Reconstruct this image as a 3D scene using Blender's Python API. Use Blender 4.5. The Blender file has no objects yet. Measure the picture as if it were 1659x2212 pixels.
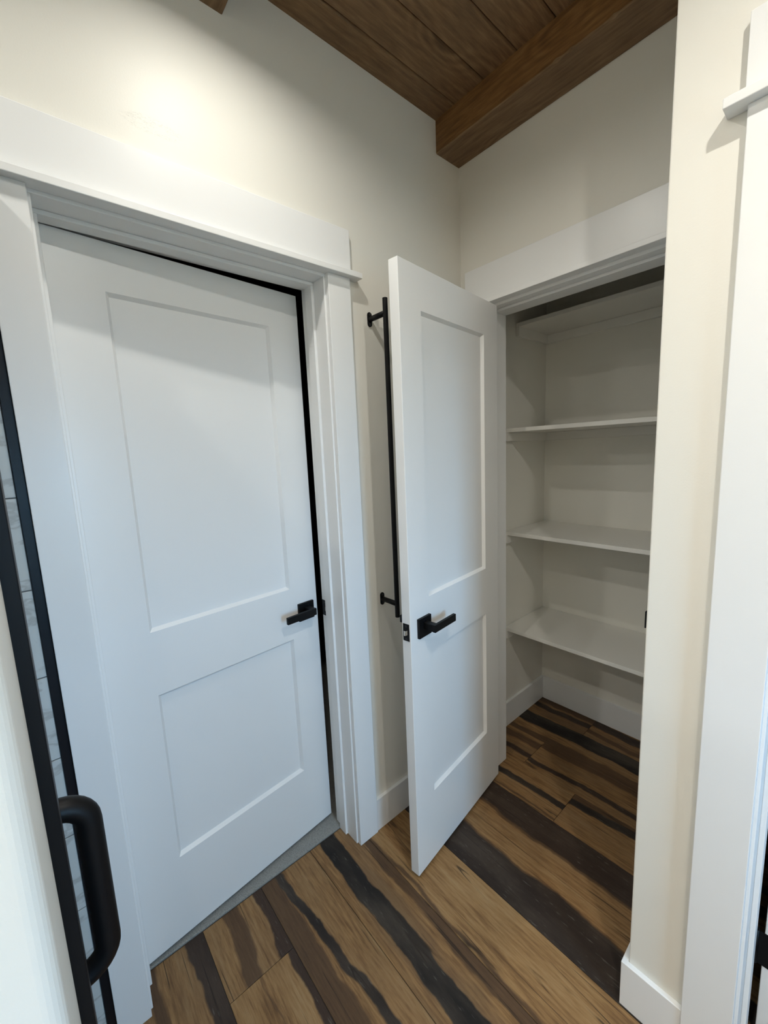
import bpy, bmesh, math, random
from mathutils import Vector, Matrix

# ---------------------------------------------------------------- camera
scene = bpy.context.scene
C = scene.collection
FPX, W_PX, H_PX = 884.56, 1659.0, 2212.0
cam_d = bpy.data.cameras.new('camera')
cam = bpy.data.objects.new('camera', cam_d)
C.objects.link(cam)
yaw, pitch, roll = 0.8672, -0.1434, -0.0435
fwd = Vector((-math.sin(yaw) * math.cos(pitch), math.cos(yaw) * math.cos(pitch), math.sin(pitch)))
right = Vector((math.cos(yaw), math.sin(yaw), 0))
up = right.cross(fwd)
r2 = math.cos(roll) * right + math.sin(roll) * up
u2 = -math.sin(roll) * right + math.cos(roll) * up
M = Matrix((r2, u2, -fwd)).transposed().to_4x4()
M.translation = Vector((1.1631, -1.4638, 1.4952))
cam.matrix_world = M
cam_d.sensor_fit = 'VERTICAL'
cam_d.sensor_height = 24.0
cam_d.lens = 24.0 * FPX / H_PX
cam_d.clip_start = 0.02
scene.camera = cam

# ---------------------------------------------------------------- world, daylight, exposure
PUCK_W = 6.5            # watts of one ceiling puck light
PUCK_COL = (1.0, 0.965, 0.885)
SKY_COL = (0.28, 0.62, 1.0)
SKY_STR = 17.0
world = bpy.data.worlds.new('sky')
scene.world = world
world.use_nodes = True
bg = world.node_tree.nodes['Background']
bg.inputs[0].default_value = (*SKY_COL, 1)
bg.inputs[1].default_value = SKY_STR
WIN_Y0, WIN_Y1, WIN_Z0, WIN_Z1 = -1.30, -0.72, 0.85, 1.75      # window in the right wall
XR = 2.70
pl_d = bpy.data.lights.new('window_portal', 'AREA')
pl_d.shape = 'RECTANGLE'
pl_d.size, pl_d.size_y = WIN_Y1 - WIN_Y0, WIN_Z1 - WIN_Z0
pl_d.cycles.is_portal = True
pl = bpy.data.objects.new('window_portal', pl_d)
C.objects.link(pl)
pl.matrix_world = Matrix(((0, 0, 1, XR + .13), (1, 0, 0, (WIN_Y0 + WIN_Y1) / 2), (0, 1, 0, (WIN_Z0 + WIN_Z1) / 2), (0, 0, 0, 1)))
scene.view_settings.view_transform = 'Standard'
scene.view_settings.look = 'None'
scene.view_settings.exposure = 0.62
scene.view_settings.gamma = 1.0
scene.view_settings.use_curve_mapping = False
scene.cycles.use_denoising = True
scene.cycles.max_bounces = 8
scene.cycles.diffuse_bounces = 5
scene.cycles.use_adaptive_sampling = True
scene.cycles.adaptive_threshold = 0.03
scene.cycles.sample_clamp_indirect = 6.0

# ---------------------------------------------------------------- materials
MAT = {}


class NT:
    def __init__(self, name):
        self.m = bpy.data.materials.new(name)
        self.m.use_nodes = True
        self.t = self.m.node_tree
        self.b = self.t.nodes['Principled BSDF']
        MAT[name] = self.m

    def n(self, typ, **kw):
        nd = self.t.nodes.new(typ)
        for k, v in kw.items():
            if k.startswith('i_'):
                key = k[2:]
                key = int(key) if key.isdigit() else key
                nd.inputs[key].default_value = v
            else:
                setattr(nd, k, v)
        return nd

    def l(self, a, b):
        self.t.links.new(a, b)

    def val(self, x, sock):
        if isinstance(x, (int, float)):
            sock.default_value = x
        else:
            self.l(x, sock)

    def math(self, op, a, b=0.0, c=0.0, clamp=False):
        nd = self.n('ShaderNodeMath', operation=op, use_clamp=clamp)
        for i, x in enumerate((a, b, c)):
            self.val(x, nd.inputs[i])
        return nd.outputs[0]

    def mix(self, fac, a, b, mode='MIX'):
        nd = self.n('ShaderNodeMix', data_type='RGBA', blend_type=mode)
        self.val(fac, nd.inputs[0])
        for i, x in ((6, a), (7, b)):
            if isinstance(x, tuple):
                nd.inputs[i].default_value = (*x[:3], 1)
            else:
                self.l(x, nd.inputs[i])
        return nd.outputs[2]

    def noise(self, vec, scale, detail=3, rough=.55):
        nd = self.n('ShaderNodeTexNoise', i_Scale=scale, i_Detail=detail, i_Roughness=rough)
        self.l(vec, nd.inputs['Vector'])
        return nd.outputs['Fac']

    def scaled(self, vec, s, loc=None):
        nd = self.n('ShaderNodeVectorMath', operation='MULTIPLY')
        self.l(vec, nd.inputs[0])
        nd.inputs[1].default_value = s
        if loc is None:
            return nd.outputs[0]
        ad = self.n('ShaderNodeVectorMath', operation='ADD')
        self.l(nd.outputs[0], ad.inputs[0])
        self.l(loc, ad.inputs[1])
        return ad.outputs[0]

    def ramp(self, fac, stops, interp='LINEAR'):
        nd = self.n('ShaderNodeValToRGB')
        cr = nd.color_ramp
        cr.interpolation = interp
        while len(cr.elements) < len(stops):
            cr.elements.new(.5)
        for e, (p, c) in zip(cr.elements, stops):
            e.position = p
            e.color = (*c, 1) if isinstance(c, tuple) else (c, c, c, 1)
        self.l(fac, nd.inputs[0])
        return nd.outputs[0]

    def step(self, x, e0, e1):
        nd = self.n('ShaderNodeMapRange', interpolation_type='SMOOTHSTEP')
        self.val(x, nd.inputs[0])
        self.val(e0, nd.inputs[1])
        self.val(e1, nd.inputs[2])
        return nd.outputs[0]

    def bump(self, h, strength, dist):
        nd = self.n('ShaderNodeBump', i_Strength=strength, i_Distance=dist)
        self.l(h, nd.inputs['Height'])
        self.l(nd.outputs[0], self.b.inputs['Normal'])

    def set(self, **kw):
        for k, v in kw.items():
            s = self.b.inputs[k.replace('_', ' ')]
            if isinstance(v, (int, float)):
                s.default_value = v
            elif isinstance(v, tuple):
                s.default_value = (*v, 1)
            else:
                self.l(v, s)


def simple(name, col, rough, metal=0.0, spec=.5):
    t = NT(name)
    t.set(Base_Color=col, Roughness=rough, Metallic=metal)
    t.b.inputs['Specular IOR Level'].default_value = spec
    return t


def paint(name, col, rough, spec, bump=.12, scale=260.0, scuff=False):
    t = simple(name, col, rough, 0, spec)
    co = t.n('ShaderNodeTexCoord').outputs['Object']
    nz = t.noise(co, scale, 3)
    t.bump(nz, bump, .0012)
    big = t.noise(co, 2.3, 3)
    base = t.mix(big, tuple(c * .985 for c in col), tuple(min(1, c * 1.01) for c in col))
    if scuff:
        # hairline scuff marks rubbed into the paint above the door
        sep = t.n('ShaderNodeSeparateXYZ')
        t.l(co, sep.inputs[0])
        st = t.noise(t.scaled(co, (1, 9, 60)), 3.0, 4, .7)
        line = t.step(t.math('ABSOLUTE', t.math('SUBTRACT', st, .5)), .010, .004)
        dy = t.math('DIVIDE', t.math('ADD', sep.outputs[1], 1.145), .075)
        dz = t.math('DIVIDE', t.math('SUBTRACT', sep.outputs[2], 2.283), .022)
        rr = t.math('ADD', t.math('MULTIPLY', dy, dy), t.math('MULTIPLY', dz, dz))
        base = t.mix(t.math('MULTIPLY', t.math('MULTIPLY', line, t.step(rr, 1.0, .5)), .6), base, (.30, .29, .26))
    t.set(Base_Color=base)
    return t


paint('wall_paint', (.775, .762, .703), .46, .32, scuff=True)
paint('trim_paint', (.80, .81, .81), .32, .45, bump=.05, scale=420)
paint('shelf_paint', (.79, .78, .735), .36, .4, bump=.04, scale=300)
paint('unlit_room_shade', (.10, .09, .08), .6, .3)  # dark colour stands in for the shade inside the deep rooms
simple('black_metal', (.0035, .0035, .004), .48, 0, .22)
simple('black_trim', (.006, .007, .010), .4, .0, .3)
simple('chrome', (.72, .68, .62), .25, 1.0)
simple('screw_metal', (.03, .03, .032), .3, .6)
simple('grout', (.13, .135, .135), .85, 0, .2)
simple('joint', (.045, .040, .035), .9, 0, .2)
simple('lens_white', (.85, .85, .82), .4)
simple('earth', (.20, .19, .15), .95, 0, .1)
simple('raw_wood', (.42, .29, .17), .7, 0, .3)

g = NT('clear_glass')
g.set(Base_Color=(.97, .99, .98), Roughness=0.0)
g.b.inputs['Transmission Weight'].default_value = 1.0
g.b.inputs['IOR'].default_value = 1.45
# thin panes: let light straight through, keep the surface reflection
tr = g.n('ShaderNodeBsdfTransparent')
gl = g.n('ShaderNodeBsdfGlossy', i_Roughness=0.0)
fr = g.n('ShaderNodeFresnel', i_IOR=1.45)
mx = g.n('ShaderNodeMixShader')
g.l(fr.outputs[0], mx.inputs[0])
g.l(tr.outputs[0], mx.inputs[1])
g.l(gl.outputs[0], mx.inputs[2])
g.l(mx.outputs[0], g.t.nodes['Material Output'].inputs[0])

# carpet
t = NT('carpet')
co = t.n('ShaderNodeTexCoord').outputs['Object']
n1 = t.noise(co, 420, 3, .7)
n2 = t.noise(co, 60, 3)
t.set(Base_Color=t.mix(t.math('MULTIPLY', n2, .4), t.ramp(n1, [(.3, (.16, .16, .15)), (.7, (.52, .53, .50))]), (.46, .46, .43)), Roughness=.95)
t.bump(n1, .9, .006)

# marble tile
t = NT('marble_tile')
co = t.n('ShaderNodeTexCoord').outputs['Object']
oi = t.n('ShaderNodeObjectInfo')
rv = t.n('ShaderNodeCombineXYZ')
t.l(t.math('MULTIPLY', oi.outputs['Random'], 37), rv.inputs[0])
t.l(t.math('MULTIPLY', oi.outputs['Random'], 91), rv.inputs[1])
v = t.scaled(co, (1, 1, 1.9), rv.outputs[0])
w = t.n('ShaderNodeVectorMath', operation='ADD')
nc = t.n('ShaderNodeTexNoise', i_Scale=7.0, i_Detail=3)
t.l(v, nc.inputs['Vector'])
t.l(v, w.inputs[0])
t.l(t.scaled(nc.outputs['Color'], (.16, .16, .16)), w.inputs[1])
a = t.noise(w.outputs[0], 7, 5)
vein = t.step(t.math('ABSOLUTE', t.math('SUBTRACT', a, .5)), .05, .0)
t.set(Base_Color=t.mix(t.math('MULTIPLY', vein, .55), t.mix(t.noise(v, 5), (.62, .65, .64), (.52, .55, .54)), (.33, .33, .32)), Roughness=.18)

# floor planks (wood-look): band layout comes from the plank's own properties
t = NT('floor_plank')
tc = t.n('ShaderNodeTexCoord').outputs['Object']
oi = t.n('ShaderNodeObjectInfo')
rnd = oi.outputs['Random']
rv = t.n('ShaderNodeCombineXYZ')
t.l(t.math('MULTIPLY', rnd, 53), rv.inputs[0])
t.l(t.math('MULTIPLY', rnd, 17), rv.inputs[1])
t.l(t.math('MULTIPLY', rnd, 29), rv.inputs[2])
sep = t.n('ShaderNodeSeparateXYZ')
t.l(tc, sep.inputs[0])
U, V = sep.outputs[0], t.math('DIVIDE', sep.outputs[1], .197)


def attr(nm):
    return t.n('ShaderNodeAttribute', attribute_type='OBJECT', attribute_name=nm).outputs['Fac']


wob = t.math('SUBTRACT', t.noise(t.scaled(tc, (1, .25, 1), rv.outputs[0]), 4.5, 2), .5)
wob2 = t.math('SUBTRACT', t.noise(t.scaled(tc, (1, .5, 1), rv.outputs[0]), 22, 2), .5)
VV = t.math('ADD', V, t.math('ADD', t.math('MULTIPLY', wob, .30), t.math('MULTIPLY', wob2, .07)))
grain = t.noise(t.scaled(tc, (1, 13, 1), rv.outputs[0]), 10, 6, .65)
fine = t.noise(t.scaled(tc, (1, 22, 1), rv.outputs[0]), 45, 3, .6)
patch = t.noise(t.scaled(tc, (.6, 2.2, 1), rv.outputs[0]), 7, 4)
wide = t.noise(t.scaled(tc, (1, 5, 1), rv.outputs[0]), 2.6, 3)
gc = t.math('ADD', t.math('MULTIPLY', t.math('SUBTRACT', grain, .5), 1.5), .5)
base = t.ramp(t.math('ADD', t.math('MULTIPLY', wide, .55), t.math('MULTIPLY', gc, .45)),
              [(.26, (.115, .060, .028)), (.42, (.27, .150, .064)), (.54, (.40, .235, .100)), (.74, (.52, .345, .170))])
base = t.mix(t.math('MULTIPLY', attr('brown'), t.step(wide, .35, .62)), base, (.135, .082, .050))


def band(cn, sn, wn, edge):
    cen = t.math('ADD', attr(cn), t.math('MULTIPLY', U, attr(sn)))
    d = t.math('ABSOLUTE', t.math('SUBTRACT', VV, cen))
    return t.step(d, attr(wn), t.math('SUBTRACT', attr(wn), edge))


b2 = band('c2', 's2', 'w2', .05)
base = t.mix(t.math('MULTIPLY', b2, .85), base, t.mix(grain, (.060, .036, .024), (.145, .085, .048)))
b1 = band('c1', 's1', 'w1', .035)
dk = t.mix(t.step(patch, .35, .75), (.024, .021, .019), (.088, .072, .057))
dk = t.mix(attr('tone'), dk, t.mix(grain, (.040, .024, .018), (.110, .068, .046)))
dk = t.mix(t.math('MULTIPLY', t.step(t.noise(t.scaled(tc, (1, 6, 1), rv.outputs[0]), 26, 4), .60, .74), .5), dk, (.20, .185, .165))
base = t.mix(b1, base, dk)
crack = t.step(t.math('ABSOLUTE', t.math('SUBTRACT', t.noise(t.scaled(tc, (.35, 8, 1), rv.outputs[0]), 2.2, 1), .5)), .012, .003)
base = t.mix(t.math('MULTIPLY', crack, t.math('MULTIPLY', t.step(patch, .48, .6), .75)), base, (.03, .022, .016))
base = t.mix(t.math('MULTIPLY', t.math('SUBTRACT', 1.0, fine), .75), base, (.42, .40, .38), 'MULTIPLY')
t.set(Base_Color=base, Roughness=.5)
t.b.inputs['Specular IOR Level'].default_value = .2
t.bump(fine, .12, .002)


def stained(name, axis, cols, tint_scale):
    """dark stained softwood, grain along the local axis (0=x, 1=y), with knots"""
    t = NT(name)
    tc = t.n('ShaderNodeTexCoord').outputs['Object']
    oi = t.n('ShaderNodeObjectInfo')
    rv = t.n('ShaderNodeCombineXYZ')
    t.l(t.math('MULTIPLY', oi.outputs['Random'], 41), rv.inputs[0])
    t.l(t.math('MULTIPLY', oi.outputs['Random'], 23), rv.inputs[1])
    st = (1, 9, 9) if axis == 0 else (9, 1, 9)
    st2 = (1, 2.2, 2.2) if axis == 0 else (2.2, 1, 2.2)
    p = t.scaled(tc, (1, 1, 1), rv.outputs[0])
    vo = t.n('ShaderNodeTexVoronoi', i_Scale=2.4)
    t.l(t.scaled(tc, st2, rv.outputs[0]), vo.inputs['Vector'])
    d = vo.outputs['Distance']
    knot = t.step(d, .20, .06)
    near = t.step(d, .55, .05)
    g1 = t.noise(t.scaled(tc, st, rv.outputs[0]), 8, 6, .65)
    g2 = t.noise(t.scaled(tc, tuple(3 * s if s > 1 else s for s in st), rv.outputs[0]), 22, 3, .6)
    rings = t.math('MULTIPLY', t.math('SINE', t.math('MULTIPLY', d, 70)), .12)
    f = t.math('ADD', g1, t.math('MULTIPLY', rings, near))
    col = t.ramp(f, [(.28, cols[0]), (.5, cols[1]), (.72, cols[2])])
    col = t.mix(t.math('MULTIPLY', t.noise(p, tint_scale, 3), .45), col, cols[3])
    col = t.mix(t.math('MULTIPLY', knot, .8), col, tuple(c * .38 for c in cols[0]))
    col = t.mix(t.math('MULTIPLY', g2, .35), col, tuple(c * .5 for c in cols[0]))
    t.set(Base_Color=col, Roughness=.55)
    t.b.inputs['Specular IOR Level'].default_value = .3
    t.bump(g1, .25, .003)
    return t


stained('ceiling_wood', 1, [(.095, .050, .023), (.22, .122, .057), (.34, .205, .10), (.235, .165, .098)], 2.5)
stained('beam_wood', 0, [(.11, .053, .018), (.25, .125, .043), (.37, .20, .078), (.22, .125, .053)], 1.6)

# ---------------------------------------------------------------- helpers


class MB:
    """collects boxes, tubes and prisms into one mesh"""

    def __init__(self):
        self.bm = bmesh.new()

    def box(self, x0, x1, y0, y1, z0, z1, bev=0.0, seg=2, mi=0):
        b = bmesh.new()
        vs = [b.verts.new((x, y, z)) for x in (x0, x1) for y in (y0, y1) for z in (z0, z1)]
        for f in ((0, 1, 3, 2), (4, 6, 7, 5), (0, 4, 5, 1), (2, 3, 7, 6), (0, 2, 6, 4), (1, 5, 7, 3)):
            b.faces.new([vs[i] for i in f])
        bmesh.ops.recalc_face_normals(b, faces=b.faces)
        if bev:
            bmesh.ops.bevel(b, geom=list(b.edges), offset=bev, segments=seg, profile=.5, affect='EDGES')
        for f in b.faces:
            f.material_index = mi
        self.merge(b)
        return self

    def merge(self, b):
        me = bpy.data.meshes.new('tmp')
        b.to_mesh(me)
        b.free()
        self.bm.from_mesh(me)
        bpy.data.meshes.remove(me)

    def tube(self, pts, r, n=16, caps=True):
        pts = [Vector(p) for p in pts]
        rings = []
        prev = None
        for i, p in enumerate(pts):
            d = (pts[min(i + 1, len(pts) - 1)] - pts[max(i - 1, 0)]).normalized()
            if prev is None:
                a = d.orthogonal().normalized()
            else:
                a = (prev - d * prev.dot(d)).normalized()
            prev = a
            b = d.cross(a)
            rings.append([self.bm.verts.new(p + r * (math.cos(2 * math.pi * k / n) * a + math.sin(2 * math.pi * k / n) * b)) for k in range(n)])
        for i in range(len(rings) - 1):
            for k in range(n):
                f = self.bm.faces.new((rings[i][k], rings[i][(k + 1) % n], rings[i + 1][(k + 1) % n], rings[i + 1][k]))
                f.smooth = True
        if caps:
            self.bm.faces.new(list(reversed(rings[0])))
            self.bm.faces.new(rings[-1])
        return self

    def prism(self, outline, h0, h1, axis='z', bev=0.0):
        """extrude a 2D outline along an axis"""
        def P(a, b, h):
            return {'z': (a, b, h), 'x': (h, a, b), 'y': (a, h, b)}[axis]
        b = bmesh.new()
        lo = [b.verts.new(P(x, y, h0)) for x, y in outline]
        hi = [b.verts.new(P(x, y, h1)) for x, y in outline]
        n = len(lo)
        b.faces.new(lo)
        b.faces.new(hi)
        for i in range(n):
            b.faces.new((lo[i], lo[(i + 1) % n], hi[(i + 1) % n], hi[i]))
        bmesh.ops.recalc_face_normals(b, faces=b.faces)
        if bev:
            bmesh.ops.bevel(b, geom=list(b.edges), offset=bev, segments=2, profile=.5, affect='EDGES')
        self.merge(b)
        return self

    def build(self, name, mat, parent=None, loc=None):
        bmesh.ops.recalc_face_normals(self.bm, faces=self.bm.faces)
        me = bpy.data.meshes.new(name)
        self.bm.to_mesh(me)
        self.bm.free()
        for m in (mat if isinstance(mat, (list, tuple)) else [mat]):
            me.materials.append(MAT[m])
        o = bpy.data.objects.new(name, me)
        C.objects.link(o)
        if parent:
            o.parent = parent
        if loc:
            o.location = loc
        return o


def tag(o, label=None, cat=None, group=None, kind=None):
    if label:
        o['label'] = label
    if cat:
        o['category'] = cat
    if group:
        o['group'] = group
    if kind:
        o['kind'] = kind
    return o


def empty(name, loc=(0, 0, 0), rz=0.0):
    o = bpy.data.objects.new(name, None)
    o.empty_display_size = .05
    C.objects.link(o)
    o.location = loc
    o.rotation_euler = (0, 0, rz)
    return o


def struct(name, mb, mat, label, cat):
    return tag(mb.build(name, mat), label, cat, kind='structure')


def arc(cx, cy, r, a0, a1, n=6):
    return [(cx + r * math.cos(math.radians(a0 + (a1 - a0) * i / n)), cy + r * math.sin(math.radians(a0 + (a1 - a0) * i / n))) for i in range(n + 1)]


# ---------------------------------------------------------------- main dimensions (metres)
ZC = 2.7304            # underside of the ceiling boards
YREAR = -3.30
A_L, A_R = -1.394, -.687      # jamb faces of the left doorway
A_H = 2.056                   # its head jamb
B_L, B_R, B_H = .135, .742, 2.046   # closet doorway
XS, YS = .8627, -.4272        # outside corner of the stub wall
CJ = 1.079                    # left jamb face of the doorway in the stub wall
YCB = .712                    # closet back wall
CAS, TRM = .086, .018         # casing width and thickness

# ---------------------------------------------------------------- walls
m = MB()
m.box(-.139, 0, A_R + .018, .83, 0, ZC)
m.box(-.139, 0, -1.4935, A_L - .018, 0, ZC)
m.box(-.139, 0, A_L - .018, A_R + .018, A_H + .018, ZC)
m.box(-.139, -.012, YREAR, -1.4935, 0, ZC)
struct('wall_left', m, 'wall_paint', 'cream painted wall with the white door, glossy highlight above it', 'wall')

m = MB()
m.box(0, B_L - .018, 0, .115, 0, ZC)
m.box(B_R + .018, XS, 0, .115, 0, ZC)
m.box(B_L - .018, B_R + .018, 0, .115, B_H + .018, ZC)
struct('wall_back', m, 'wall_paint', 'cream painted wall above and around the closet opening', 'wall')
struct('wall_closet_back', MB().box(0, XS, YCB, .83, 0, 2.60), 'wall_paint', 'cream wall at the back of the closet behind the shelves', 'wall')
struct('wall_closet_right', MB().box(XS, .985, YS + .137, 1.30, 0, ZC), 'wall_paint', 'cream wall closing the right side of the closet', 'wall')
m = MB()
m.box(XS, CJ - .018, YS, YS + .137, 0, ZC, .003)
m.box(1.860, XR, YS, YS + .137, 0, ZC)
m.box(CJ - .018, 1.860, YS, YS + .137, A_H + .018, ZC)
struct('wall_right', m, 'wall_paint', 'bright cream wall end with an outside corner beside the open closet', 'wall')

# shower stub wall with a rounded drywall corner
r = .014
y1 = -1.4974
out = [(.660, YREAR), (.776, YREAR)] + arc(.776 - r, y1 - r, r, 0, 90) + arc(.660 + .004, y1 - .004, .004, 90, 180, 3)
struct('wall_shower', MB().prism(out, 0, ZC), 'wall_paint', 'cream wall end with rounded corner beside the black shower frame', 'wall')

# window wall and the rest of the room behind the camera
m = MB()
m.box(XR, XR + .14, YREAR, WIN_Y0, 0, ZC)
m.box(XR, XR + .14, WIN_Y1, 1.30, 0, ZC)
m.box(XR, XR + .14, WIN_Y0, WIN_Y1, 0, WIN_Z0)
m.box(XR, XR + .14, WIN_Y0, WIN_Y1, WIN_Z1, ZC)
struct('wall_window', m, 'wall_paint', 'cream wall with a small window facing the white door', 'wall')
struct('wall_rear', MB().box(-.139, XR + .14, YREAR - .12, YREAR, 0, ZC), 'wall_paint', 'cream wall closing the room behind the shower', 'wall')
win = tag(empty('window_1', (XR + .05, (WIN_Y0 + WIN_Y1) / 2, WIN_Z0)), 'small white framed window in the wall opposite the white door', 'window', kind='structure')
hw, hh = (WIN_Y1 - WIN_Y0) / 2, WIN_Z1 - WIN_Z0
for nm, b in (('frame_stile', (-.02, .05, -hw, -hw + .035, 0, hh)), ('frame_stile', (-.02, .05, hw - .035, hw, 0, hh)),
              ('frame_rail', (-.02, .05, -hw + .035, hw - .035, 0, .035)), ('frame_rail', (-.02, .05, -hw + .035, hw - .035, hh - .035, hh))):
    MB().box(*b, bev=.002).build(nm, 'trim_paint', win)
MB().box(.012, .016, -hw + .035, hw - .035, .035, hh - .035).build('pane', 'clear_glass', win)
struct('ground', MB().box(XR + .16, 30, -14, 14, -.5, -.4), 'earth', 'bare ground outside the window', 'ground')

# rooms seen only through the gaps
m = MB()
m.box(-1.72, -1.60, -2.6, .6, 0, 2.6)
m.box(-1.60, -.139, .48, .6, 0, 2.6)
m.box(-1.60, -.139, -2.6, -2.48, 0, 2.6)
struct('wall_next_room', m, 'unlit_room_shade', 'unlit walls of the room behind the white door', 'wall')
struct('ceiling_next_room', MB().box(-1.72, -.139, -2.6, .6, 2.6, 2.7), 'unlit_room_shade', 'unlit ceiling of the room behind the white door', 'ceiling')
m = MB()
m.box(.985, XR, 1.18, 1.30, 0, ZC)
struct('wall_far_room', m, 'unlit_room_shade', 'unlit wall of the room beyond the doorway with black hinges', 'wall')
struct('ceiling_far_room', MB().box(.985, XR, YS + .137, 1.30, 2.6, 2.7), 'unlit_room_shade', 'unlit ceiling of the room beyond the doorway with black hinges', 'ceiling')
struct('ceiling_closet', MB().box(0, XS, .115, YCB, 2.50, 2.60), 'wall_paint', 'plain closet ceiling above the top shelf', 'ceiling')
struct('floor_carpet', MB().box(-1.60, -.103, -2.48, .48, -.02, .004, .002), 'carpet', 'grey cut pile carpet under the white door', 'carpet')

# ---------------------------------------------------------------- floor planks
floor = struct('floor', MB().box(-.139, XR, YREAR, 1.20, -.03, -.003), 'joint', 'floor of wood look planks in tan, brown and charcoal streaks', 'floor')
PW, PL, GAP = .197, 1.21, .0016
Y0 = -.838
random.seed(11)
# per row (counted from the seam at y=-.838): x of a butt joint, then bands (c1,s1,w1 charcoal / c2,s2,w2 brown / brown) per plank
SPEC = {
    -4: (.80, {}), -3: (.60, {-1: (.93, .0, .19, .25, 0, .10, .45, .55)}),
    -2: (.137, {-1: (.93, .10, .15, .40, 0, .15, .3, .9), 0: (.99, .0, .12, .42, .2, .03, .1, .8)}),
    -1: (.90, {-1: (.37, .42, .085, .02, .10, .30, .3, .15)}),
    0: (.95, {-1: (.37, .03, .19, 1.0, -.10, .14, .6, 0)}),
    1: (1.10, {-1: (-.6, 0, .05, .02, .02, .06, .05, 0)}),
    2: (.98, {-1: (.24, .03, .42, .62, .0, .10, .2, .30)}),
    3: (1.02, {-1: (.78, .0, .40, .40, .03, .10, .3, .55)}),
    4: (.463, {-1: (.42, .12, .10, .05, 0, .05, .3, .2), 0: (.70, .15, .11, .95, 0, .25, .4, .1)}),
    5: (.216, {-1: (.30, 0, .10, .75, 0, .14, .6, .8), 0: (.20, .10, .09, .92, .1, .18, .5, .6)}),
    6: (.75, {-1: (.70, .12, .24, .02, .2, .20, .4, 0)}),
    7: (.323, {-1: (.40, .1, .12, .80, 0, .22, .7, .6), 0: (.60, .05, .16, .2, 0, .1, .6, .5)}),
}
row = -13
while Y0 + row * PW < 1.18:
    ya = Y0 + row * PW
    jx, bands = SPEC.get(row, (random.uniform(0, PL), {}))
    k0 = math.floor((-.105 - jx) / PL)
    k = k0
    while jx + k * PL < XR:
        xa, xb = max(-.100, jx + k * PL), min(XR, jx + (k + 1) * PL)
        if xb - xa > .02:
            o = MB().box(GAP / 2, xb - xa - GAP / 2, GAP / 2, PW - GAP / 2, -.012, 0, .0007, 1).build('plank', 'floor_plank', floor, (xa, ya, 0))
            q = bands.get(k)
            if q is None:
                q = (random.uniform(.1, .9), random.uniform(-.1, .1), random.choice((0, .1, .18)), random.uniform(0, 1), random.uniform(-.1, .1), random.uniform(.03, .18), random.uniform(0, .6), random.random())
            # bands are stated at x = 0 of the room; shift to the plank's own start
            for nm, vv in zip(('c1', 's1', 'w1', 'c2', 's2', 'w2', 'brown', 'tone'), (q[0] + q[1] * xa, q[1], q[2], q[3] + q[4] * xa, q[4], q[5], q[6], q[7])):
                o[nm] = float(vv)
        k += 1
    row += 1

# ---------------------------------------------------------------- ceiling boards and beams
ceil = struct('ceiling', MB().box(-.139, XR + .14, YREAR, .115, ZC + .016, ZC + .06), 'joint', 'ceiling of dark stained tongue and groove boards', 'ceiling')
BW = .1263
x = .0895 - BW
while x < XR:
    xa, xb = max(x, -.012), min(x + BW, XR)
    if xb - xa > .005:
        e = .0055
        prof = [(xa + .001, ZC + .015), (xa + .001, ZC + e), (xa + .001 + e * .7, ZC), (xb - .001 - e * .7, ZC), (xb - .001, ZC + e), (xb - .001, ZC + .015)]
        xm = (xa + xb) / 2
        MB().prism([(a - xm, b - ZC) for a, b in prof], YREAR, 0, 'y').build('ceiling_board', 'ceiling_wood', ceil, (xm, 0, ZC))
    x += BW


def beam(ya, yb, x1, zb, seed, label):
    """box beam with a hewn, slightly chipped lower front edge"""
    rng = random.Random(seed)
    bm = bmesh.new()
    n = 60
    prev = None
    h = ZC - zb
    for i in range(n + 1):
        xx = x1 * i / n
        c = .003 + .0015 * rng.random() + (.006 * rng.random() if rng.random() < .12 else 0)
        pr = [(0, h), (0, c * .8), (c, 0), (yb - ya - .002, 0), (yb - ya, .002), (yb - ya, h)]
        ring = [bm.verts.new((xx, a, b)) for a, b in pr]
        if prev:
            for k in range(len(pr)):
                f = bm.faces.new((prev[k], prev[(k + 1) % 6], ring[(k + 1) % 6], ring[k]))
                f.material_index = {1: 1, 2: 2}.get(k, 0)
        else:
            bm.faces.new(ring)
        prev = ring
    bm.faces.new(prev)
    mb = MB()
    mb.bm.free()
    mb.bm = bm
    o = mb.build('ceiling_beam', ['beam_wood', 'beam_edge', 'beam_wood_under'], None, (0, ya, zb))
    return tag(o, label, 'beam')


stained('beam_wood_under', 0, [(.10, .055, .026), (.21, .125, .062), (.30, .19, .10), (.20, .13, .075)], 1.6)
stained('beam_edge', 0, [(.10, .055, .024), (.24, .15, .075), (.36, .25, .15), (.2, .12, .06)], 3)
beam(-.1374, -.0005, XS - .0005, 2.6174, 3, 'brown stained timber beam against the wall above the closet')
b2 = beam(-1.085, -.947, XR - .0005, 2.6205, 4, 'brown stained timber beam meeting the wall above the white door')
beam(-2.03, -1.892, XR - .0005, 2.6205, 5, 'brown stained timber beam crossing the ceiling over the shower')
beam(-2.97, -2.832, XR - .0005, 2.6205, 6, 'brown stained timber beam near the rear wall')

# ---------------------------------------------------------------- puck lights under the beams, those on the rear beams added as unseen fill


def puck(x, y, where, power=PUCK_W):
    z = 2.6205
    root = tag(empty('puck_light', (x, y, z)), 'small round white puck light under the timber beam ' + where, 'light', 'puck lights under the beams')
    ring = MB()
    ring.tube([(0, 0, 0), (0, 0, -.010)], .050, 32).build('trim_ring', 'trim_paint', root)
    ld = bpy.data.lights.new('puck_lamp', 'AREA')
    ld.shape = 'DISK'
    ld.size = .035
    ld.spread = math.radians(167)
    ld.energy = power
    ld.color = PUCK_COL
    lo = bpy.data.objects.new('lamp', ld)
    C.objects.link(lo)
    lo.parent = root
    lo.location = (0, 0, -.0115)


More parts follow.
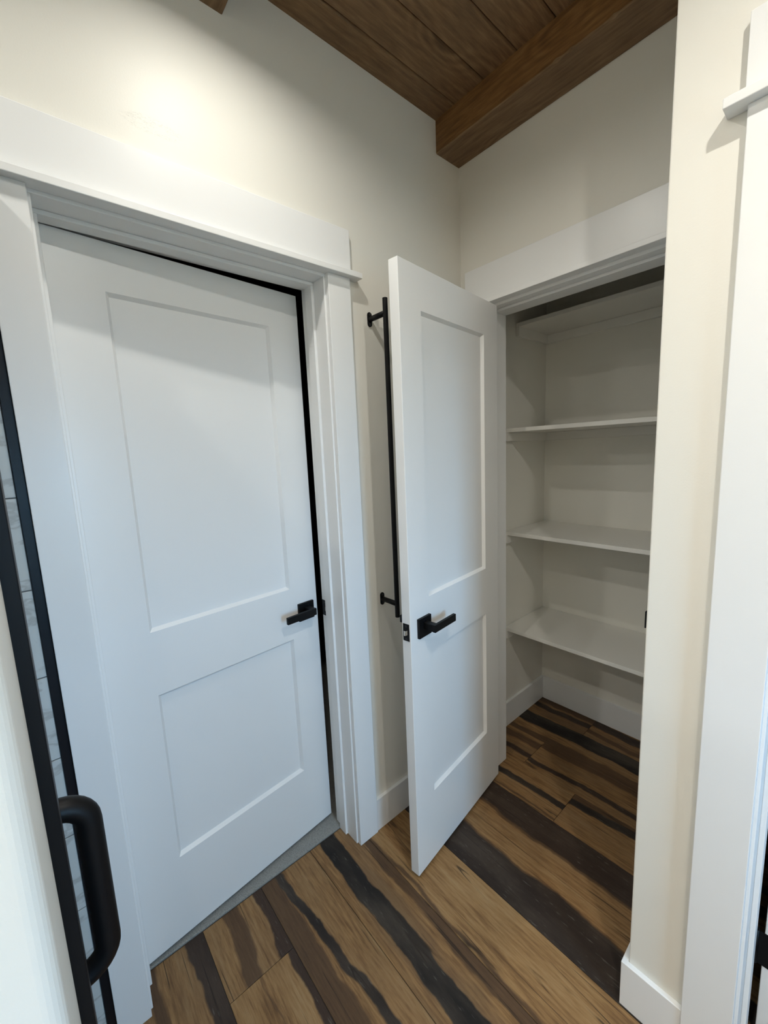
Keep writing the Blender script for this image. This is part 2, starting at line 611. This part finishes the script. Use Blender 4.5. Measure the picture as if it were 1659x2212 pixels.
puck(.38, -1.016, 'beside the white door', 2.8)
puck(1.36, -1.016, 'in front of the stub wall', 6.3)
puck(2.34, -1.016, 'near the window', 2.5)
puck(1.05, -1.961, 'behind the shower wall end, added unseen as fill', 4.0)  # from here down: fill lamps added out of view to raise the ambient light
puck(2.34, -1.961, 'across from the shower, added unseen as fill', 2.5)
puck(.33, -1.961, 'inside the shower, added unseen as fill', 3.0)
puck(1.05, -2.901, 'next to the rear wall, added unseen as fill', 12.0)
puck(2.34, -2.901, 'in the rear corner, added unseen as fill', 5.0)

# ---------------------------------------------------------------- casings, jambs, stops


def casing_x(name, yL, yR, H, label, ext_l, ext_r, wall_t=.139, stop=(-.060, -.102), dz=0.0):
    """door trim on the wall x=0 facing +x; jamb faces at yL<yR"""
    root = tag(empty(name, (0, (yL + yR) / 2, 0)), label, 'door trim', kind='structure')
    oy = (yL + yR) / 2
    a, b = yL - oy, yR - oy
    rv = .006
    top = H + .008
    P = lambda nm, *bb, bev=.0015: MB().box(*bb, bev=bev).build(nm, 'trim_paint', root)
    P('side_casing', .0, TRM, a - rv - ext_l, a - rv, 0, top)
    P('side_casing', .0, TRM, b + rv, b + rv + CAS, 0, top)
    P('cap_molding', .0, .040, a - rv - ext_l, b + rv + CAS + ext_r, top, top + .017)
    P('header_board', .0, TRM, a - rv - ext_l, b + rv + CAS + .006, top + .017, 2.2105 + dz)
    P('jamb', -wall_t, .0, a - .018, a, 0, H)
    P('jamb', -wall_t, .0, b, b + .018, 0, H)
    P('head_jamb', -wall_t, .0, a - .018, b + .018, H, H + .018)
    P('door_stop', stop[1], stop[0], a, a + .010, 0, H - .010)
    P('door_stop', stop[1], stop[0], b - .010, b, 0, H - .010)
    P('door_stop', stop[1], stop[0], a, b, H - .010, H)
    return root


t1 = casing_x('trim_1', A_L, A_R, A_H, 'white craftsman casing and jamb around the closed white door', .075, .036)
sp = empty('strike_plate', (-.120, A_R - t1.location.y, .926))
sp.parent = t1
bm_ = MB().box(-.0165, .0165, -.0014, 0, -.030, .030, .0006)
bpy.data.objects.remove(sp)
sp = bm_.build('strike_plate', 'black_metal', t1, (-.1195, A_R - t1.location.y, .926))
MB().box(-.006, .004, -.0019, -.0012, -.012, .010).build('latch_hole', 'joint', sp)
MB().box(.003, .0075, -.004, -.0012, -.010, .006, .0008).build('strike_lip', 'chrome', sp)
for dz_ in (-.022, .022):
    MB().tube([(0, -.0010, dz_), (0, -.0022, dz_)], .0035, 12).build('screw', 'screw_metal', sp)

# closet trim (on the wall y=0 facing -y)
t2 = tag(empty('trim_2', ((B_L + B_R) / 2, 0, 0)), 'white craftsman casing and jamb around the open closet', 'door trim', kind='structure')
ox = (B_L + B_R) / 2
a, b, rv, top = B_L - ox, B_R - ox, .006, B_H + .010
P = lambda nm, *bb, bev=.0015: MB().box(*bb, bev=bev).build(nm, 'trim_paint', t2)
P('side_casing', a - rv - CAS, a - rv, -TRM, 0, 0, top)
P('side_casing', b + rv, b + rv + CAS, -TRM, 0, 0, top)
P('cap_molding', .004 - ox, XS - .002 - ox, -.040, 0, top, top + .017)
P('header_board', .034 - ox, XS - .008 - ox, -TRM, 0, top + .017, 2.2065)
P('jamb', a - .018, a, 0, .115, 0, B_H)
P('jamb', b, b + .018, 0, .115, 0, B_H)
P('head_jamb', a - .018, b + .018, 0, .115, B_H, B_H + .018)
P('door_stop', a, a + .010, .038, .110, 0, B_H - .010)
P('door_stop', b - .010, b, .038, .110, 0, B_H - .010)
P('door_stop', a, b, .038, .110, B_H - .010, B_H)
s2 = MB().box(-.0014, 0, -.018, .018, -.030, .030, .0006).build('strike_plate', 'black_metal', t2, (b, .018, .920))
MB().box(-.0050, -.0005, -.026, -.012, -.028, .028, .0008).build('strike_lip', 'black_metal', s2)

# trim of the doorway in the stub wall (wall y=YS facing -y)
t3 = tag(empty('trim_3', (CJ, YS, 0)), 'white craftsman casing and jamb at the doorway with black hinges', 'door trim', kind='structure')
P = lambda nm, *bb, bev=.0015: MB().box(*bb, bev=bev).build(nm, 'trim_paint', t3)
wC = .763
P('side_casing', -.0975, -.006, -TRM, 0, 0, 2.064)
P('side_casing', wC + .006, wC + .092, -TRM, 0, 0, 2.064)
P('cap_molding', -.1285, wC + .13, -.040, 0, 2.064, 2.081)
P('header_board', -.1025, wC + .10, -TRM, 0, 2.081, 2.2065)
P('jamb', -.018, 0, 0, .137, 0, A_H)
P('jamb', wC, wC + .018, 0, .137, 0, A_H)
P('head_jamb', -.018, wC + .018, 0, .137, A_H, A_H + .018)
P('door_stop', 0, .010, .055, .097, 0, A_H - .010)
P('door_stop', wC - .010, wC, .055, .097, 0, A_H - .010)
P('door_stop', 0, wC, .055, .097, A_H - .010, A_H)

# ---------------------------------------------------------------- baseboards
BBH, BBT = .1353, .014


def baseboard(name, boxes, label):
    m = MB()
    for bb in boxes:
        m.box(*bb, 0, BBH, .0015)
    return struct(name, m, 'trim_paint', label, 'baseboard')


baseboard('baseboard_left', [(0, BBT, A_R + .006 + CAS, -TRM)], 'white baseboard behind the open closet door')
baseboard('baseboard_closet_left', [(0, BBT, .115, YCB)], 'white baseboard on the left closet side wall')
baseboard('baseboard_closet_back', [(BBT, XS, YCB - BBT, YCB)], 'white baseboard along the closet back wall')
# mitred corner around the wall end
m = MB()
m.prism([(XS - BBT, YS - BBT), (CJ - .0975, YS - BBT), (CJ - .0975, YS), (XS, YS), (XS, -.040), (XS - BBT, -.040)], 0, BBH, 'z', .0015)
struct('baseboard_right', m, 'trim_paint', 'white baseboard wrapping the outside corner of the wall end', 'baseboard')

# ---------------------------------------------------------------- two panel doors


def slab_mesh(Wd, T, H, panels, dep=.011, slope=.009):
    """panels: (s0,s1,z0,z1). local x = along the door, y = thickness, z = up"""
    S = sorted({0, Wd} | {p[0] for p in panels} | {p[1] for p in panels})
    Z = sorted({0, H} | {p[2] for p in panels} | {p[3] for p in panels})
    bm = bmesh.new()
    cache = {}

    def V(x, y, z):
        k = (round(x, 5), round(y, 5), round(z, 5))
        if k not in cache:
            cache[k] = bm.verts.new((x, y, z))
        return cache[k]
    for y, dy in ((0, dep), (T, -dep)):
        for i in range(len(S) - 1):
            for j in range(len(Z) - 1):
                c = (S[i], S[i + 1], Z[j], Z[j + 1])
                if any(abs(c[0] - p[0]) < 1e-6 and abs(c[1] - p[1]) < 1e-6 and abs(c[2] - p[2]) < 1e-6 and abs(c[3] - p[3]) < 1e-6 for p in panels):
                    o = [(c[0], c[2]), (c[1], c[2]), (c[1], c[3]), (c[0], c[3])]
                    n_ = [(c[0] + slope, c[2] + slope), (c[1] - slope, c[2] + slope), (c[1] - slope, c[3] - slope), (c[0] + slope, c[3] - slope)]
                    for k in range(4):
                        k2 = (k + 1) % 4
                        bm.faces.new((V(o[k][0], y, o[k][1]), V(o[k2][0], y, o[k2][1]), V(n_[k2][0], y + dy, n_[k2][1]), V(n_[k][0], y + dy, n_[k][1])))
                else:
                    bm.faces.new((V(c[0], y, c[2]), V(c[1], y, c[2]), V(c[1], y, c[3]), V(c[0], y, c[3])))
    for x in (0, Wd):
        for j in range(len(Z) - 1):
            bm.faces.new((V(x, 0, Z[j]), V(x, T, Z[j]), V(x, T, Z[j + 1]), V(x, 0, Z[j + 1])))
    for z in (0, H):
        for i in range(len(S) - 1):
            bm.faces.new((V(S[i], 0, z), V(S[i + 1], 0, z), V(S[i + 1], T, z), V(S[i], T, z)))
    bmesh.ops.recalc_face_normals(bm, faces=bm.faces)
    ed = [e for e in bm.edges if len(e.link_faces) == 2 and e.calc_face_angle(0) > 1.4]
    bmesh.ops.bevel(bm, geom=ed, offset=.0018, segments=2, profile=.5, affect='EDGES')
    mb = MB()
    mb.bm.free()
    mb.bm = bm
    return mb


def make_door(name, loc, rz, Wd, H, panels, label, T=.035):
    root = tag(empty(name, loc, rz), label, 'door', kind='structure')
    slab_mesh(Wd, T, H, panels).build('door_slab', 'trim_paint', root)
    for p in panels:
        s = .009
        MB().box(p[0] + s - .003, p[1] - s + .003, .011, T - .011, p[2] + s - .003, p[3] - s + .003).build('panel', 'trim_paint', root)
    return root


def lever(root, s, z, yface, sgn, direction, T=.035):
    """square rose, neck and flat lever; sgn: which way it sticks out of the face, direction: lever along +-x"""
    h = empty('tmp')
    bpy.data.objects.remove(h)
    Y = lambda a, b: tuple(sorted((yface + sgn * a, yface + sgn * b)))
    h = MB().box(s - .0335, s + .0335, *Y(0, .010), z - .0335 - .006, z + .0335 - .006, .0012).build('lever_handle', 'black_metal', root)
    MB().box(s - .011, s + .011, *Y(.010, .048), z - .012, z + .012, .001).build('neck', 'black_metal', h)
    x0, x1 = (s - .0115, s + .112) if direction > 0 else (s - .112, s + .0115)
    MB().box(x0, x1, *Y(.046, .057), z - .0125, z + .0125, .0012).build('lever_arm', 'black_metal', h)
    MB().tube([(s + .008 * -direction, yface + sgn * .0095, z + .017), (s + .008 * -direction, yface + sgn * .0108, z + .017)], .0018, 10).build('privacy_pinhole', 'screw_metal', h)
    return h


def latch(root, x, T, z):
    """face plate on the free edge (edge at local x)"""
    o = MB().box(x - .0005, x + .0012, T / 2 - .0127, T / 2 + .0127, z - .029, z + .029, .0004).build('latch_plate', 'black_metal', root)
    MB().prism([(x + .0005, T / 2 - .008), (x + .011, T / 2 - .002), (x + .011, T / 2 + .004), (x + .0005, T / 2 + .007)], z - .008, z + .008, 'z', .001).build('latch_bolt', 'chrome', o)
    for d in (-.021, .021):
        MB().tube([(x + .0008, T / 2, z + d), (x + .0018, T / 2, z + d)], .0038, 12).build('screw', 'screw_metal', o)


# door_1: nearly closed, hinged at its left, opens into the carpeted room
T = .035
th = math.radians(5.5)
# local x along the slab from hinge to latch; local y = thickness (0 = carpet room side, T = this room side) -> world: x' = y, y' = x mirrored
WA = .700
d1 = make_door('door_1', (-.139, A_L + .003, .015), math.pi / 2 + th, WA, 2.032,
               [(.122, .585, .272, .812), (.122, .585, 1.004, 1.912)], 'white two panel door standing slightly ajar over grey carpet')
# with this rotation local +x points along +y (room) and local +y points along -x; the visible face is local y=0
d1.location = (-.139 + .035 * math.cos(th), A_L + .003 + .035 * math.sin(th), .015)
lever(d1, .6445, .912, 0.0, -1, -1)
lever(d1, .6445, .912, T, 1, -1)
latch(d1, WA, T, .911)
for zz in (.22, 1.02, 1.82):
    MB().tube([(-.004, T + .004, zz - .045), (-.004, T + .004, zz + .045)], .006, 12).build('hinge', 'black_metal', d1)

# door_2: closet door, standing open into the room; visible face is its closet side
WB = .604
ang = math.atan2(-.992, .129)
e0 = Vector((.1805, -.0075, .012))
nrm = Vector((.992, .129, 0))
# local x along slab; local +y = Rz(ang)*(0,1) = (-sin, cos) = (.992,.129): the visible face is local y = T
d2 = make_door('door_2', tuple(e0 - nrm * T), ang, WB, 2.032,
               [(.107, .500, .268, .808), (.107, .500, 1.000, 1.906)], 'white two panel closet door swung open into the room')
lever(d2, .536, .914, T, 1, -1)
lever(d2, .536, .914, 0.0, -1, -1)
latch(d2, WB, T, .905)
for zz in (.22, 1.02, 1.82):
    MB().tube([(-.004, -.004, zz - .045), (-.004, -.004, zz + .045)], .006, 12).build('hinge', 'black_metal', d2)

# door_3: folded back into the dark room behind the stub wall, only its hinge edge shows
d3 = make_door('door_3', (1.1335, -.272, .012), math.pi / 2, .756, 2.032,
               [(.115, .641, .272, .812), (.115, .641, 1.004, 1.912)], 'white door folded back into the dark room, black hinge on its edge')
for zz in (.262, 1.02, 1.80):
    h = MB().prism([(-.0, zz - .044)] + arc(.034, zz - .028, .016, -90, 0, 4) + arc(.034, zz + .028, .016, 0, 90, 4) + [(0, zz + .044)], -.0022, .0, 'y')
    h = MB()
    pr = [(.048, zz + .045), (.048, zz - .045)] + [(.019 - p + .0, q) for p, q in arc(.0, zz - .030, .015, -90, 0, 4)] + [(.019 - p, q) for p, q in arc(0, zz + .030, .015, 0, 90, 4)]
    h.prism(pr, -.0025, 0.0, 'x')
    o = h.build('hinge_leaf', 'black_metal', d3)
    MB().tube([(-.001, .050, zz - .047), (-.001, .050, zz + .047)], .0065, 14).build('knuckle', 'black_metal', o)
    for q in (-.028, 0, .028):
        MB().tube([(-.0024, .020, zz + q), (-.0034, .020, zz + q)], .004, 12).build('screw', 'chrome', o)

# ---------------------------------------------------------------- vertical towel rail
tr_ = tag(empty('towel_rail', (0, -.506, .894)), 'tall slim black rail on two posts on the wall behind the closet door', 'rail')
RX = .086
MB().prism([(RX + .0088 * math.cos(k * math.pi / 8), .0088 * math.sin(k * math.pi / 8)) for k in range(16)], 0, 1.108, 'z', .0012).build('rail', 'black_metal', tr_)
for zz in (.050, 1.061):
    MB().tube([(.003, 0, zz), (RX, 0, zz)], .0092, 18).build('post', 'black_metal', tr_)
    ov = [(p, q) for p, q in arc(0, zz + .015, .0095, 0, 180, 8)] + [(p, q) for p, q in arc(0, zz - .015, .0095, 180, 360, 8)]
    pl_ = MB().prism(ov, 0, .004, 'x', .0008).build('mounting_plate', 'black_metal', tr_)
    for q in (-.016, .016):
        MB().tube([(.0035, 0, zz + q), (.0048, 0, zz + q)], .0042, 12).build('screw', 'screw_metal', pl_)

# ---------------------------------------------------------------- closet shelves
for z, lab in ((.5472, 'lowest white closet shelf, just above the baseboard'), (1.0569, 'second white closet shelf up from the floor'),
               (1.5672, 'third white closet shelf up from the floor'), (2.0730, 'top white closet shelf, level with the door header')):
    yf = .418 if z > 2 else .316
    sh = tag(empty('closet_shelf', (0, yf, z)), lab, 'shelf', 'white closet shelves')
    dp = YCB - yf
    MB().box(.001, XS - .001, 0, dp - .001, 0, .0185, .0012).build('board', 'shelf_paint', sh)
    MB().box(.0005, .019, .0, dp - .019, -.042, -.0002, .001).build('side_cleat', 'shelf_paint', sh)
    MB().box(XS - .019, XS - .0005, .0, dp - .019, -.042, -.0002, .001).build('side_cleat', 'shelf_paint', sh)
    MB().box(.0005, XS - .0005, dp - .0185, dp - .0005, -.042, -.0005, .001).build('back_cleat', 'shelf_paint', sh)

# ---------------------------------------------------------------- shower
tw = struct('wall_shower_tile', MB().box(-.012, -.0025, YREAR, -1.4935, 0, ZC), 'grout', 'shower wall of pale veined marble tiles', 'tiled wall')
TH, TL_ = .2030, .4064
z = .419 - 3 * TH
r_ = 0
while z < ZC:
    za, zb = max(z, 0.0), min(z + TH, ZC)
    yy = -1.4945 - (0 if r_ % 2 == 0 else 0)
    off = TL_ / 2 if r_ % 2 else 0
    y_hi = yy
    first = True
    while y_hi > YREAR:
        ln = TL_ - off if first else TL_
        first = False
        y_lo = max(y_hi - ln, YREAR)
        if zb - za > .01:
            MB().box(-.010, 0, y_lo + .001, y_hi - .001, za + .0013, zb - .0013, .0008, 1).build('tile', 'marble_tile', tw)
        y_hi = y_lo
    z += TH
    r_ += 1
struct('trim_4', MB().box(-.010, .0045, -1.4940, -1.4755, 0, ZC - .05, .001), 'black_trim', 'thin black metal edge strip between marble tiles and door casing', 'edge trim')

sd = tag(empty('shower_door', (.645, -1.512, 0)), 'black framed glass shower door with a round D pull handle', 'shower door')
MB().box(-.012, .0145, -.020, .0262, .02, 2.10, .001).build('frame_stile', 'black_metal', sd)
MB().box(-.640, -.6155, -.018, .0, .02, 2.10, .001).build('hinge_stile', 'black_metal', sd)
MB().box(-.6155, -.012, -.018, .0, .02, .05, .001).build('frame_rail', 'black_metal', sd)
MB().box(-.6155, -.012, -.018, .0, 2.07, 2.10, .001).build('frame_rail', 'black_metal', sd)
MB().box(-.6155, -.012, -.013, -.005, .05, 2.07).build('glass_pane', 'clear_glass', sd)
HX, ZT, ZB, RB, YB = -.045, 1.110, .886, .030, .048
pts = [(HX, -.004, ZT)]
pts += [(HX, YB - RB + RB * math.sin(a_), ZT - RB + RB * math.cos(a_)) for a_ in [math.pi / 2 * i / 8 for i in range(9)]]
pts += [(HX, YB - RB + RB * math.cos(a_), ZB + RB - RB * math.sin(a_)) for a_ in [math.pi / 2 * i / 8 for i in range(9)]]
pts += [(HX, -.004, ZB)]
MB().tube(pts, .0132, 24).build('pull_handle', 'black_metal', sd)
